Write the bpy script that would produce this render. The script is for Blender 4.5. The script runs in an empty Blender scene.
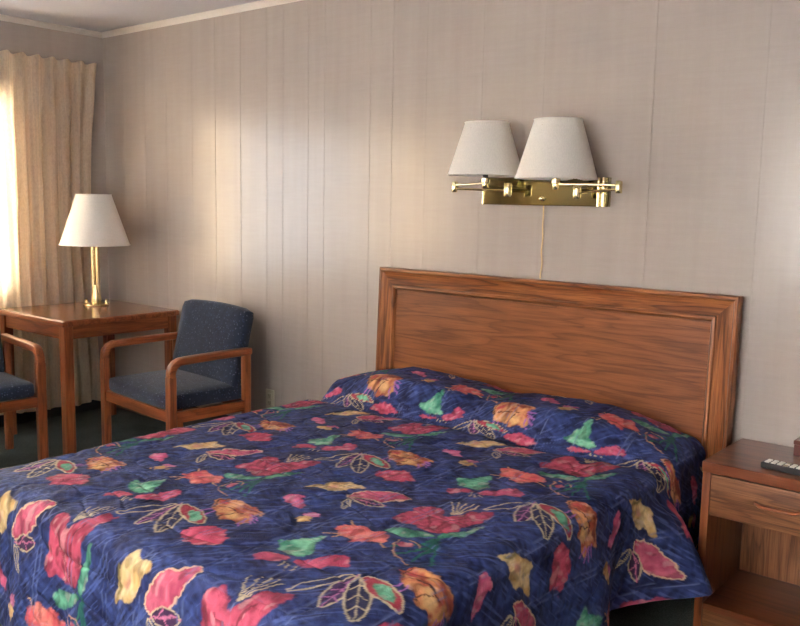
import bpy, bmesh, math, random
import numpy as np
from mathutils import Vector, Matrix
random.seed(7)
PI = math.pi
FL = -0.06            # floor height
CH = 2.50             # ceiling height
SC = bpy.context.scene
COL = SC.collection

# ------------------------------------------------------------------ materials
def new_mat(name):
    m = bpy.data.materials.new(name); m.use_nodes = True
    nt = m.node_tree; b = nt.nodes['Principled BSDF']
    return m, nt, b
def N(nt, t, **kw):
    n = nt.nodes.new(t)
    for k, v in kw.items():
        if k in n.inputs.keys(): n.inputs[k].default_value = v
        else: setattr(n, k, v)
    return n
def ramp(nt, fac, stops):
    r = nt.nodes.new('ShaderNodeValToRGB')
    els = r.color_ramp.elements
    while len(els) < len(stops): els.new(0.5)
    for e, (p, c) in zip(els, stops):
        e.position = p; e.color = (c[0], c[1], c[2], 1)
    nt.links.new(fac, r.inputs[0]); return r.outputs[0]
def coords(nt, scale=(1, 1, 1), kind='Object', rot=(0, 0, 0)):
    tc = nt.nodes.new('ShaderNodeTexCoord'); mp = nt.nodes.new('ShaderNodeMapping')
    mp.inputs['Scale'].default_value = scale; mp.inputs['Rotation'].default_value = rot
    nt.links.new(tc.outputs[kind], mp.inputs[0]); return mp.outputs[0]
def noise(nt, vec, scale, detail=4, rough=.55, dist=0):
    n = N(nt, 'ShaderNodeTexNoise'); n.inputs['Scale'].default_value = scale
    n.inputs['Detail'].default_value = detail; n.inputs['Roughness'].default_value = rough
    n.inputs['Distortion'].default_value = dist
    nt.links.new(vec, n.inputs['Vector']); return n.outputs['Fac']
def bump(nt, b, h, strength, dist=.002):
    n = N(nt, 'ShaderNodeBump'); n.inputs['Strength'].default_value = strength
    n.inputs['Distance'].default_value = dist
    nt.links.new(h, n.inputs['Height']); nt.links.new(n.outputs[0], b.inputs['Normal'])
def mixc(nt, fac, a, b, mode='MIX'):
    m = nt.nodes.new('ShaderNodeMix'); m.data_type = 'RGBA'; m.blend_type = mode
    for s, v in ((m.inputs[0], fac), (m.inputs[6], a), (m.inputs[7], b)):
        if hasattr(v, 'is_linked') or isinstance(v, bpy.types.NodeSocket): nt.links.new(v, s)
        elif isinstance(v, (int, float)): s.default_value = v
        else: s.default_value = (*v, 1)
    return m.outputs[2]
def math_(nt, op, a, b=None):
    m = nt.nodes.new('ShaderNodeMath'); m.operation = op
    for i, v in enumerate((a, b)):
        if v is None: continue
        if isinstance(v, (int, float)): m.inputs[i].default_value = v
        else: nt.links.new(v, m.inputs[i])
    return m.outputs[0]

def wood(name, axis, dark, mid, light, rough=.38, rings=7.0, scale=1.0, coat=.25, pore=.5):
    m, nt, b = new_mat(name)
    st = [13.0, 13.0, 13.0]; st[axis] = 1.0
    v = coords(nt, tuple(s * scale for s in st))
    big = noise(nt, v, .75, 3, .5, .25)
    w = math_(nt, 'FRACT', math_(nt, 'MULTIPLY', big, rings))
    band = ramp(nt, w, [(0, mid), (.35, light), (.62, mid), (.93, dark), (1, mid)])
    st2 = [260.0, 260.0, 260.0]; st2[axis] = 7.0
    v2 = coords(nt, tuple(st2))
    por = noise(nt, v2, 1.0, 3, .6)
    pc = ramp(nt, por, [(.36, (pore, pore, pore)), (.55, (1, 1, 1))])
    blot = noise(nt, coords(nt, (2.5, 2.5, 2.5)), 1.0, 2, .5)
    bc = ramp(nt, blot, [(.3, (.82, .80, .78)), (.7, (1.1, 1.1, 1.1))])
    c = mixc(nt, 1.0, band, pc, 'MULTIPLY'); c = mixc(nt, 1.0, c, bc, 'MULTIPLY')
    nt.links.new(c, b.inputs['Base Color'])
    b.inputs['Roughness'].default_value = rough
    b.inputs['Specular IOR Level'].default_value = .35; b.inputs['Coat Weight'].default_value = coat; b.inputs['Coat Roughness'].default_value = .22
    bump(nt, b, por, .12, .001)
    return m
def plain(name, col, rough=.6, metal=0, spec=.5, bscale=None, bstr=.2, var=.08):
    m, nt, b = new_mat(name)
    v = coords(nt, (1, 1, 1)); n = noise(nt, v, bscale or 30, 3)
    c = ramp(nt, n, [(.3, tuple(x * (1 - var) for x in col)), (.7, tuple(min(1, x * (1 + var)) for x in col))])
    nt.links.new(c, b.inputs['Base Color'])
    b.inputs['Roughness'].default_value = rough; b.inputs['Metallic'].default_value = metal
    b.inputs['Specular IOR Level'].default_value = spec
    if bscale: bump(nt, b, n, bstr, .002)
    return m

OAK = ((.11, .030, .008), (.245, .075, .020), (.33, .116, .035))
M = {}
for ax, nm in ((0, 'x'), (1, 'y'), (2, 'z')):
    M['oak_' + nm] = wood('oak_' + nm, ax, *OAK, rings=6, scale=1.1)
    M['chair_' + nm] = wood('chair_oak_' + nm, ax, (.145, .038, .012), (.235, .064, .020), (.285, .087, .029), rings=5, scale=1.6, pore=.7)
M['panel'] = wood('headboard_veneer', 0, (.15, .043, .012), (.20, .060, .017), (.24, .078, .023), rings=10, scale=.9, rough=.42, pore=.72, coat=.1)
M['table_top'] = wood('table_veneer', 1, (.13, .045, .02), (.21, .082, .038), (.27, .115, .058), rings=6, rough=.22, coat=.6, pore=.75)
M['drawer'] = wood('drawer_oak', 0, (.13, .044, .016), (.205, .079, .031), (.25, .105, .043), rings=9, rough=.45, pore=.6)
M['backer'] = wood('nightstand_back_oak', 2, (.13, .044, .016), (.205, .079, .031), (.25, .105, .043), rings=9, rough=.5, pore=.6)
M['stand'] = wood('nightstand_veneer', 0, (.10, .026, .010), (.155, .042, .016), (.19, .056, .022), rings=5, rough=.3, coat=.4, pore=.8)

# panelled wall: printed beige with faint vertical streaks, semi gloss
def wall_mat():
    m, nt, b = new_mat('wall_panelling')
    v = coords(nt, (14, 14, .9)); s = noise(nt, v, 1.0, 5, .6)
    c1 = ramp(nt, s, [(.25, (.39, .330, .293)), (.55, (.418, .356, .317)), (.8, (.432, .376, .340))])
    v2 = coords(nt, (5, 5, 60)); s2 = noise(nt, v2, 1.0, 4, .6)
    c2 = ramp(nt, s2, [(.3, (.965, .965, .965)), (.7, (1.02, 1.02, 1.02))])
    s3 = noise(nt, coords(nt, (1.7, 1.7, 2.1)), 1.0, 2, .5)
    c3 = ramp(nt, s3, [(.3, (.95, .95, .96)), (.7, (1.03, 1.02, 1.0))])
    nt.links.new(mixc(nt, 1.0, mixc(nt, 1.0, c1, c2, 'MULTIPLY'), c3, 'MULTIPLY'), b.inputs['Base Color'])
    b.inputs['Roughness'].default_value = .23
    b.inputs['Specular IOR Level'].default_value = .6
    h = noise(nt, coords(nt, (9, 9, 5)), 1.0, 3, .5)
    bump(nt, b, h, .10, .004)
    return m
M['wall'] = wall_mat()
M['ceiling'] = plain('ceiling_paint', (.60, .585, .62), .85, bscale=60, bstr=.1, var=.03)
M['trim'] = plain('cream_trim_paint', (.78, .72, .66), .45, var=.03)
M['base'] = plain('dark_rubber_base', (.022, .024, .022), .5)
def carpet():
    m, nt, b = new_mat('carpet'); v = coords(nt)
    n = noise(nt, v, 220, 2); n2 = noise(nt, v, 5, 3)
    c = ramp(nt, n, [(.3, (.035, .043, .040)), (.7, (.10, .115, .105))])
    c2 = ramp(nt, n2, [(.3, (.8, .8, .8)), (.7, (1.15, 1.15, 1.15))])
    nt.links.new(mixc(nt, 1.0, c, c2, 'MULTIPLY'), b.inputs['Base Color'])
    b.inputs['Roughness'].default_value = 1; b.inputs['Specular IOR Level'].default_value = .1
    bump(nt, b, n, .8, .004); return m
M['carpet'] = carpet()
def cloth_shade(name, col, trans, pleat=0, bstr=.2):
    m, nt, b = new_mat(name)
    v = coords(nt, (1, 1, .12)); n = noise(nt, v, 380, 3)
    c = ramp(nt, n, [(.3, tuple(x * .93 for x in col)), (.7, tuple(min(1, x * 1.05) for x in col))])
    nt.links.new(c, b.inputs['Base Color']); b.inputs['Roughness'].default_value = .85
    b.inputs['Specular IOR Level'].default_value = .15
    bump(nt, b, n, bstr, .001)
    t = nt.nodes.new('ShaderNodeBsdfTranslucent'); nt.links.new(c, t.inputs[0])
    mx = nt.nodes.new('ShaderNodeMixShader'); mx.inputs[0].default_value = trans
    nt.links.new(b.outputs[0], mx.inputs[1]); nt.links.new(t.outputs[0], mx.inputs[2])
    nt.links.new(mx.outputs[0], nt.nodes['Material Output'].inputs[0]); return m
M['shade'] = cloth_shade('lamp_shade_fabric', (.94, .89, .81), .08)
def curtain_mat():
    m, nt, b = new_mat('curtain_fabric')
    v = coords(nt, (1, 1, .55)); n = noise(nt, v, 95, 3, .7)
    w = noise(nt, coords(nt, (1, 60, .5)), 1.0, 3, .6)
    c = ramp(nt, n, [(.30, (.78, .67, .55)), (.5, (.86, .76, .64)), (.7, (.91, .83, .72))])
    c2 = ramp(nt, w, [(.3, (.86, .86, .86)), (.7, (1.05, 1.04, 1.02))])
    cc = mixc(nt, 1.0, c, c2, 'MULTIPLY')
    nt.links.new(cc, b.inputs['Base Color']); b.inputs['Roughness'].default_value = .9
    b.inputs['Specular IOR Level'].default_value = .1
    bump(nt, b, n, .35, .002)
    t = nt.nodes.new('ShaderNodeBsdfTranslucent')
    nt.links.new(mixc(nt, 1.0, cc, (1.0, .84, .60), 'MULTIPLY'), t.inputs[0])
    mx = nt.nodes.new('ShaderNodeMixShader'); mx.inputs[0].default_value = .52
    nt.links.new(b.outputs[0], mx.inputs[1]); nt.links.new(t.outputs[0], mx.inputs[2])
    nt.links.new(mx.outputs[0], nt.nodes['Material Output'].inputs[0]); return m
M['curtain'] = curtain_mat()
def sheer_mat():
    m, nt, b = new_mat('sheer_voile')
    n = noise(nt, coords(nt, (1, 1, .2)), 300, 2)
    c = ramp(nt, n, [(.3, (.78, .80, .82)), (.7, (.88, .90, .92))])
    nt.links.new(c, b.inputs['Base Color']); b.inputs['Roughness'].default_value = .9
    t = nt.nodes.new('ShaderNodeBsdfTranslucent'); nt.links.new(c, t.inputs[0])
    mx = nt.nodes.new('ShaderNodeMixShader'); mx.inputs[0].default_value = .19
    nt.links.new(b.outputs[0], mx.inputs[1]); nt.links.new(t.outputs[0], mx.inputs[2])
    nt.links.new(mx.outputs[0], nt.nodes['Material Output'].inputs[0]); return m
M['sheer'] = sheer_mat()
def brass(name, col, rough):
    m, nt, b = new_mat(name)
    n = noise(nt, coords(nt), 12, 3)
    c = ramp(nt, n, [(.3, tuple(x * .92 for x in col)), (.7, col)])
    nt.links.new(c, b.inputs['Base Color']); b.inputs['Metallic'].default_value = 1
    b.inputs['Roughness'].default_value = rough; return m
M['brass'] = brass('polished_brass', (.95, .80, .46), .16)
M['brass_plate'] = brass('brass_plate_finish', (.30, .27, .14), .10)
M['brass_lamp'] = brass('satin_brass', (.80, .62, .34), .25)
M['socket'] = plain('dark_socket', (.03, .02, .02), .5)
M['cord'] = plain('gold_cord', (.62, .42, .20), .4)
def fabric_blue():
    m, nt, b = new_mat('navy_speckled_upholstery')
    vo = N(nt, 'ShaderNodeTexVoronoi'); vo.inputs['Scale'].default_value = 62
    nt.links.new(coords(nt), vo.inputs['Vector'])
    d = ramp(nt, vo.outputs['Distance'], [(.16, (1, 1, 1)), (.30, (0, 0, 0))])
    n = noise(nt, coords(nt), 25, 4)
    base = ramp(nt, n, [(.3, (.009, .013, .026)), (.7, (.016, .023, .045))])
    sp = ramp(nt, noise(nt, coords(nt), 40, 1), [(.4, (.03, .05, .11)), (.6, (.10, .11, .16))])
    c = mixc(nt, math_(nt, 'MULTIPLY', d, .8), base, sp)
    nt.links.new(c, b.inputs['Base Color']); b.inputs['Roughness'].default_value = .95
    b.inputs['Specular IOR Level'].default_value = .2
    b.inputs['Sheen Weight'].default_value = .15
    bump(nt, b, noise(nt, coords(nt), 400, 2), .4, .002); return m
M['navy'] = fabric_blue()
M['black'] = plain('black_plastic', (.018, .018, .02), .4)
M['button_white'] = plain('pale_button', (.72, .70, .64), .5)
M['button_grey'] = plain('olive_button', (.25, .22, .14), .5)
M['maroon'] = plain('maroon_leatherette', (.10, .028, .022), .4, bscale=80)
M['almond'] = plain('almond_plastic', (.50, .45, .33), .4)
M['almond_dark'] = plain('outlet_slots', (.10, .09, .07), .5)
M['mattress'] = plain('mattress_ticking', (.6, .6, .58), .9, bscale=90)
M['dark_base'] = plain('dark_bed_base', (.03, .03, .032), .8)
M['white_frame'] = plain('window_frame_paint', (.75, .74, .70), .45)
def glass():
    m, nt, b = new_mat('window_glass'); nt.nodes.remove(b)
    t = nt.nodes.new('ShaderNodeBsdfTransparent'); g = nt.nodes.new('ShaderNodeBsdfGlossy')
    g.inputs['Roughness'].default_value = .02
    lw = nt.nodes.new('ShaderNodeFresnel'); lw.inputs[0].default_value = 1.45
    mx = nt.nodes.new('ShaderNodeMixShader'); nt.links.new(lw.outputs[0], mx.inputs[0])
    nt.links.new(t.outputs[0], mx.inputs[1]); nt.links.new(g.outputs[0], mx.inputs[2])
    nt.links.new(mx.outputs[0], nt.nodes['Material Output'].inputs[0]); return m
M['glass'] = glass()
def spread_mat():
    m, nt, b = new_mat('quilted_floral_print')
    a = nt.nodes.new('ShaderNodeAttribute'); a.attribute_name = 'print'
    uv = nt.nodes.new('ShaderNodeUVMap'); uv.uv_map = 'cloth'
    n1 = noise(nt, uv.outputs[0], 26, 4, .6, 1.2)
    n2 = noise(nt, uv.outputs[0], 9, 3, .5, .6)
    c = mixc(nt, .75, a.outputs['Color'], ramp(nt, n1, [(.3, (.75, .75, .78)), (.7, (1.22, 1.2, 1.15))]), 'MULTIPLY')
    c = mixc(nt, 1.0, c, (.76, .76, .74), 'MULTIPLY')
    hs = nt.nodes.new('ShaderNodeHueSaturation'); hs.inputs['Saturation'].default_value = .90
    nt.links.new(c, hs.inputs['Color']); c = hs.outputs[0]
    nt.links.new(c, b.inputs['Base Color'])
    b.inputs['Roughness'].default_value = .62; b.inputs['Specular IOR Level'].default_value = .16
    h = math_(nt, 'ADD', math_(nt, 'MULTIPLY', n2, 1.6), n1)
    bump(nt, b, h, .55, .006); return m
M['spread'] = spread_mat()

# ------------------------------------------------------------------ helpers
def link(o):
    COL.objects.link(o); return o
def obj(name, bm, mat, parent=None, smooth=True, loc=None):
    me = bpy.data.meshes.new(name)
    bmesh.ops.recalc_face_normals(bm, faces=bm.faces[:])
    bm.to_mesh(me); bm.free()
    me.materials.append(mat)
    if smooth:
        for p in me.polygons: p.use_smooth = True
        me.set_sharp_from_angle(angle=math.radians(38))
    o = link(bpy.data.objects.new(name, me))
    if parent: o.parent = parent
    if loc: o.location = loc
    return o
def thing(name, label, cat, loc=(0, 0, 0), rz=0, group=None):
    o = link(bpy.data.objects.new(name, None)); o.empty_display_size = .1
    o.location = loc; o.rotation_euler = (0, 0, rz)
    return tag(o, label, cat, group)
def tag(o, label, cat, group=None):
    o['label'] = label; o['category'] = cat
    if group: o['group'] = group
    return o
def struct(o):
    o['kind'] = 'structure'; return o
def merge(bm, t):
    me = bpy.data.meshes.new('tmp'); t.to_mesh(me); t.free(); bm.from_mesh(me); bpy.data.meshes.remove(me)
def box(bm, lo, hi, bev=0.0, seg=2, mtx=None):
    t = bmesh.new(); bmesh.ops.create_cube(t, size=1)
    c = [(a + b) / 2 for a, b in zip(lo, hi)]; s = [abs(b - a) for a, b in zip(lo, hi)]
    for v in t.verts: v.co = Vector((v.co.x * s[0] + c[0], v.co.y * s[1] + c[1], v.co.z * s[2] + c[2]))
    if bev > 0: bmesh.ops.bevel(t, geom=t.edges[:], offset=min(bev, min(s) * .49), segments=seg, profile=.7, affect='EDGES')
    if mtx: bmesh.ops.transform(t, matrix=mtx, verts=t.verts[:])
    merge(bm, t); return bm
def B(lo, hi, bev=0.0, seg=2, mtx=None): return box(bmesh.new(), lo, hi, bev, seg, mtx)
def lathe(prof, n=48, c=(0, 0, 0), bm=None, close=False):
    bm = bm or bmesh.new(); rows = []
    for r, z in prof:
        rows.append([bm.verts.new((c[0] + r * math.cos(2 * PI * k / n), c[1] + r * math.sin(2 * PI * k / n), c[2] + z)) for k in range(n)])
    for a, b in zip(rows, rows[1:]):
        for k in range(n): bm.faces.new((a[k], a[(k + 1) % n], b[(k + 1) % n], b[k]))
    if close:
        bm.faces.new(rows[0][::-1]); bm.faces.new(rows[-1])
    return bm
def tube(pts, r, n=12, bm=None, caps=True):
    bm = bm or bmesh.new(); pts = [Vector(p) for p in pts]; rows = []
    up = Vector((0, 0, 1))
    for i, p in enumerate(pts):
        d = (pts[min(i + 1, len(pts) - 1)] - pts[max(i - 1, 0)]).normalized()
        u = up if abs(d.dot(up)) < .95 else Vector((1, 0, 0))
        a = d.cross(u).normalized(); b = a.cross(d)
        rows.append([bm.verts.new(p + r * (math.cos(2 * PI * k / n) * a + math.sin(2 * PI * k / n) * b)) for k in range(n)])
    for a, b in zip(rows, rows[1:]):
        for k in range(n): bm.faces.new((a[k], a[(k + 1) % n], b[(k + 1) % n], b[k]))
    if caps: bm.faces.new(rows[0][::-1]); bm.faces.new(rows[-1])
    return bm
def sweep_yz(path, w, t, x, bm=None):
    """rounded bar of width w (along x) and thickness t following a path of (y, z)"""
    bm = bm or bmesh.new(); rows = []; c = .28 * t
    pr = [(-w/2, -t/2+c), (-w/2+c*.3, -t/2+c*.3), (-w/2+c, -t/2), (w/2-c, -t/2), (w/2-c*.3, -t/2+c*.3), (w/2, -t/2+c),
          (w/2, t/2-c), (w/2-c*.3, t/2-c*.3), (w/2-c, t/2), (-w/2+c, t/2), (-w/2+c*.3, t/2-c*.3), (-w/2, t/2-c)]
    P = [Vector((0, y, z)) for y, z in path]
    for i, p in enumerate(P):
        d = (P[min(i + 1, len(P) - 1)] - P[max(i - 1, 0)]).normalized()
        nrm = Vector((0, -d.z, d.y))
        rows.append([bm.verts.new(Vector((x + a, 0, 0)) + p + nrm * b) for a, b in pr])
    for a, b in zip(rows, rows[1:]):
        for k in range(len(pr)): bm.faces.new((a[k], a[(k+1) % len(pr)], b[(k+1) % len(pr)], b[k]))
    bm.faces.new(rows[0][::-1]); bm.faces.new(rows[-1]); return bm

# ------------------------------------------------------------------ room
RX, RY = 6.9, -4.5
struct(obj('floor', B((-.15, RY - .15, FL - .1), (RX + .15, .15, FL)), M['carpet'], smooth=False))
struct(obj('ceiling', B((-.15, RY - .15, CH), (RX + .15, .15, CH + .1)), M['ceiling'], smooth=False))
# headboard wall with routed grooves
grooves = [.22, .47, .70, .961, 1.185, 1.416, 1.642, 1.775, 1.974, 2.096, 2.419, 2.567, 2.777, 3.10, 3.42, 3.92, 4.35, 4.78, 5.20, 5.6, 6.0, 6.4]
prof = [(0.0, 0)]
for i, g in enumerate(grooves):
    w, d = (.0022, .0018) if i in (4, 5, 6, 7, 8, 9, 10, 11, 15) else (.0016, .0008)
    prof += [(g - w, 0), (g - w * .4, d), (g + w * .4, d), (g + w, 0)]
prof.append((RX, 0))
bm = bmesh.new()
lo = [bm.verts.new((x, y, FL)) for x, y in prof]; hi = [bm.verts.new((x, y, CH)) for x, y in prof]
for k in range(len(prof) - 1): bm.faces.new((lo[k], lo[k+1], hi[k+1], hi[k]))
bl = [bm.verts.new((RX, .12, FL)), bm.verts.new((0, .12, FL)), bm.verts.new((RX, .12, CH)), bm.verts.new((0, .12, CH))]
bm.faces.new((lo[-1], bl[0], bl[2], hi[-1])); bm.faces.new((bl[0], bl[1], bl[3], bl[2])); bm.faces.new((bl[1], lo[0], hi[0], bl[3]))
struct(obj('wall_back', bm, M['wall'], smooth=False))
# window wall
WY0, WY1, WZ0, WZ1 = -3.78, -.735, .80, 2.04
bm = bmesh.new()
box(bm, (-.12, RY, FL), (0, 0, WZ0)); box(bm, (-.12, RY, WZ1), (0, 0, CH))
box(bm, (-.12, WY1, WZ0), (0, 0, WZ1)); box(bm, (-.12, RY, WZ0), (0, WY0, WZ1))
struct(obj('wall_left', bm, M['wall'], smooth=False))
def window_x(name, x, y0, y1, z0, z1, mull):
    r = link(bpy.data.objects.new(name, None)); struct(r); r.location = (x, (y0 + y1) / 2, z0)
    h = z1 - z0; w = y1 - y0; f = .045
    bm = bmesh.new()
    box(bm, (-.04, -w/2, 0), (.02, w/2, f), .004); box(bm, (-.04, -w/2, h - f), (.02, w/2, h), .004)
    for yy in (-w/2 + f/2, w/2 - f/2) + tuple(mull): box(bm, (-.04, yy - f/2, f), (.02, yy + f/2, h - f), .004)
    obj('window_frame', bm, M['white_frame'], r)
    obj('pane', B((-.012, -w/2 + f, f), (-.006, w/2 - f, h - f)), M['glass'], r, smooth=False)
    return r
window_x('window_1', -.06, WY0, WY1, WZ0, WZ1, (-.0,))
# wall behind the camera, with an unseen window added to admit fill light
F0, F1, FZ0, FZ1 = 3.3, 5.3, .75, 2.12
bm = bmesh.new()
box(bm, (0, RY - .12, FL), (RX, RY, FZ0)); box(bm, (0, RY - .12, FZ1), (RX, RY, CH))
box(bm, (0, RY - .12, FZ0), (F0, RY, FZ1)); box(bm, (F1, RY - .12, FZ0), (RX, RY, FZ1))
struct(obj('wall_front', bm, M['wall'], smooth=False))
w2 = window_x('fill_window', 0, -(F1 - F0) / 2, (F1 - F0) / 2, FZ0, FZ1, (0,))
w2.location = ((F0 + F1) / 2, RY - .06, FZ0); w2.rotation_euler = (0, 0, PI / 2)
struct(obj('wall_right', B((RX, RY, FL), (RX + .12, 0, CH)), M['wall'], smooth=False))
# crown trim: small cove profile
def crown(name, a, b, inward):
    a, b, n = Vector(a), Vector(b), Vector(inward)
    pr = [(0, 0), (0, -.031), (.006, -.032), (.010, -.026), (.018, -.016), (.028, -.009), (.034, -.006), (.034, 0)]
    bm = bmesh.new()
    A = [bm.verts.new(a + n * u + Vector((0, 0, CH + v))) for u, v in pr]
    Bv = [bm.verts.new(b + n * u + Vector((0, 0, CH + v))) for u, v in pr]
    for k in range(len(pr)): bm.faces.new((A[k], A[(k+1) % len(pr)], Bv[(k+1) % len(pr)], Bv[k]))
    bm.faces.new(A[::-1]); bm.faces.new(Bv)
    return struct(obj(name, bm, M['trim']))
crown('trim_1', (0, 0, 0), (RX, 0, 0), (0, -1, 0)); crown('trim_2', (0, RY, 0), (0, 0, 0), (1, 0, 0))
crown('trim_3', (0, RY, 0), (RX, RY, 0), (0, 1, 0)); crown('trim_4', (RX, RY, 0), (RX, 0, 0), (-1, 0, 0))
struct(obj('baseboard_back', B((0, -.009, FL), (RX, 0, .10), .003), M['base']))
struct(obj('baseboard_left', B((0, RY, FL), (.009, -.01, .10), .003), M['base']))
struct(obj('baseboard_right', B((RX - .009, RY, FL), (RX, -.01, .10), .003), M['base']))
struct(obj('baseboard_front', B((.01, RY, FL), (RX - .01, RY + .009, .10), .003), M['base']))

# ------------------------------------------------------------------ curtains
def curtain(name, y0, y1, label, seed):
    rnd = random.Random(seed)
    r = thing(name, label, 'curtain', (.09, (y0 + y1) / 2, .03), 0, None)
    W = y1 - y0; H = 2.245; nu, nv = 260, 110
    pitch = .098; ph = [rnd.uniform(0, 6.28) for _ in range(6)]
    bm = bmesh.new(); g = []
    for j in range(nv + 1):
        v = j / nv; z = H * v; row = []
        top = H - z
        for i in range(nu + 1):
            u = i / nu; y = -W/2 + W * u
            # edge drifts inwards a little below the heading
            k = min(1, top / .5); edge = .055 * math.sin(PI * min(1, top / 2.1)) * .9 + .02 * k
            yy = y - edge * (u ** 3) + edge * ((1 - u) ** 3)
            p = 2 * PI * (y + W/2) / pitch
            sharp = (math.cos(p) * .5 + .5)
            if top < .085:                       # ruffled heading above the pinch
                q = top / .085
                x = (.014 - .010 * q ** 2) * math.sin(p + .5) + .012 * sharp ** 2
                z2 = z + .007 * math.sin(p + .8) * (1 - q)
            else:
                q = min(1, (top - .085) / .30)
                a = .005 + .025 * q ** .7
                x = a * math.sin(p + .5 + .6 * q * math.sin(y * 9 + ph[0])) * (1 - .35 * q) \
                    + .020 * q * math.sin(p * .5 + ph[1] + .5 * math.sin(z * 1.6 + ph[2])) \
                    + .010 * q * math.sin(p * .31 + ph[3] + z * .5)
                x += .010 * sharp ** 3 * max(0, 1 - (top - .085) / .12)
                x += .0022 * q * math.sin(p * 3.1 + 3 * math.sin(z * 2 + ph[4]))
                z2 = z
            if j == 0: z2 += .012 * math.sin(p * .5 + ph[1]) - .010 * math.sin(y * 4)
            yy += .010 * min(1, top / .3) * math.sin(p * .5 + ph[5])
            row.append(bm.verts.new((x, yy, z2)))
        g.append(row)
    for j in range(nv):
        for i in range(nu): bm.faces.new((g[j][i], g[j][i+1], g[j+1][i+1], g[j+1][i]))
    o = obj('curtain_panel', bm, M['curtain'], r)
    rod = tube([(-.035, -W/2 + .02, H - .07), (-.035, W/2 - .02, H - .07)], .008)
    obj('curtain_rod', rod, M['white_frame'], r)
    for s in (-1, 1): obj('rod_bracket', B((-.0895, s * (W/2 - .06) - .012, H - .09), (-.027, s * (W/2 - .06) + .012, H - .05), .003), M['white_frame'], r)
    return r
curtain('curtain', -1.12, -.115, 'cream lace pinch-pleat curtain hanging in the corner behind the table', 3)
curtain('curtain', -3.98, -2.58, 'cream pinch-pleat curtain at the far left end of the window, outside the frame', 5)

def sheer(label, loc, W, H, rz):
    r = thing('sheer_curtain', label, 'sheer curtain', loc, rz)
    bm = bmesh.new(); n = int(W / .012); g = []
    for z in (0, H):
        g.append([bm.verts.new((.010 * math.sin(2 * PI * k * .012 / .085) + .004 * math.sin(k * .31), -W/2 + W * k / n, z)) for k in range(n + 1)])
    for k in range(n): bm.faces.new((g[0][k], g[0][k+1], g[1][k+1], g[1][k]))
    obj('voile_panel', bm, M['sheer'], r)
    obj('curtain_rod', tube([(0, -W/2, H - .01), (0, W/2, H - .01)], .005), M['white_frame'], r)
sheer('white sheer voile across the left window, behind the cream curtains', (.022, -1.87, .60), 1.60, 1.55, 0)
sheer('white sheer voile added to soften the made-up fill window behind the camera', (4.3, RY + .03, .60), 2.3, 1.62, PI / 2)  # unseen voile, added to dim and spread the rear fill

# ------------------------------------------------------------------ table
t = thing('table', 'square brown oak table in the corner between the two navy armchairs', 'table', (.561, -.488, FL))
hs = .3825; zt = .7253 - FL
bm = B((-hs, -hs, zt - .014), (hs, hs, zt), .005, 3)
obj('tabletop', bm, M['table_top'], t)
bm = bmesh.new()
e = .004
for lo_, hi_ in (((-hs - e, -hs - e, zt - .034), (hs + e, -hs + .03, zt - .004)), ((-hs - e, hs - .03, zt - .034), (hs + e, hs + e, zt - .004))):
    box(bm, lo_, hi_, .008, 3)
for lo_, hi_ in (((-hs - e, -hs + .03, zt - .034), (-hs + .03, hs - .03, zt - .004)), ((hs - .03, -hs + .03, zt - .034), (hs + e, hs - .03, zt - .004))):
    box(bm, lo_, hi_, .008, 3)
obj('edge_banding', bm, M['chair_x'], t)
lw = .056
for sx in (-1, 1):
    for sy in (-1, 1):
        cx, cy = sx * (hs - .008 - lw/2), sy * (hs - .008 - lw/2)
        obj('leg', B((cx - lw/2, cy - lw/2, 0), (cx + lw/2, cy + lw/2, zt - .034), .006, 3), M['chair_z'], t)
for s in (-1, 1):
    y = s * (hs - .02 - .011)
    obj('apron', B((-hs + lw + .008, y - .011, zt - .11), (hs - lw - .008, y + .011, zt - .034), .002), M['chair_x'], t)
    obj('apron', B((y - .011, -hs + lw + .008, zt - .11), (y + .011, hs - lw - .008, zt - .034), .002), M['chair_y'], t)

# ------------------------------------------------------------------ armchairs
def rounded_pad(bm, w, d, h, c, mtx=None, bulge=.01, r=.03):
    t = bmesh.new(); bmesh.ops.create_cube(t, size=1)
    bmesh.ops.subdivide_edges(t, edges=t.edges[:], cuts=9, use_grid_fill=True)
    for v in t.verts:
        q = Vector((v.co.x * 2, v.co.y * 2, v.co.z * 2))
        p = Vector((q.x * w/2, q.y * d/2, q.z * h/2))
        core = Vector((max(-w/2 + r, min(w/2 - r, p.x)), max(-d/2 + r, min(d/2 - r, p.y)), max(-h/2 + r, min(h/2 - r, p.z))))
        dd = p - core
        if dd.length > 1e-6: p = core + dd.normalized() * r
        b = (1 - q.x ** 2) * (1 - q.y ** 2)
        p.z += bulge * b * (1 if q.z > 0 else -.2) * abs(q.z)
        p.y += bulge * .8 * (1 - q.x ** 2) * (1 - q.z ** 2) * (-1 if q.y < 0 else 1) * abs(q.y)
        v.co = p + Vector(c)
    if mtx: bmesh.ops.transform(t, matrix=mtx, verts=t.verts[:])
    merge(bm, t); return bm
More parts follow.
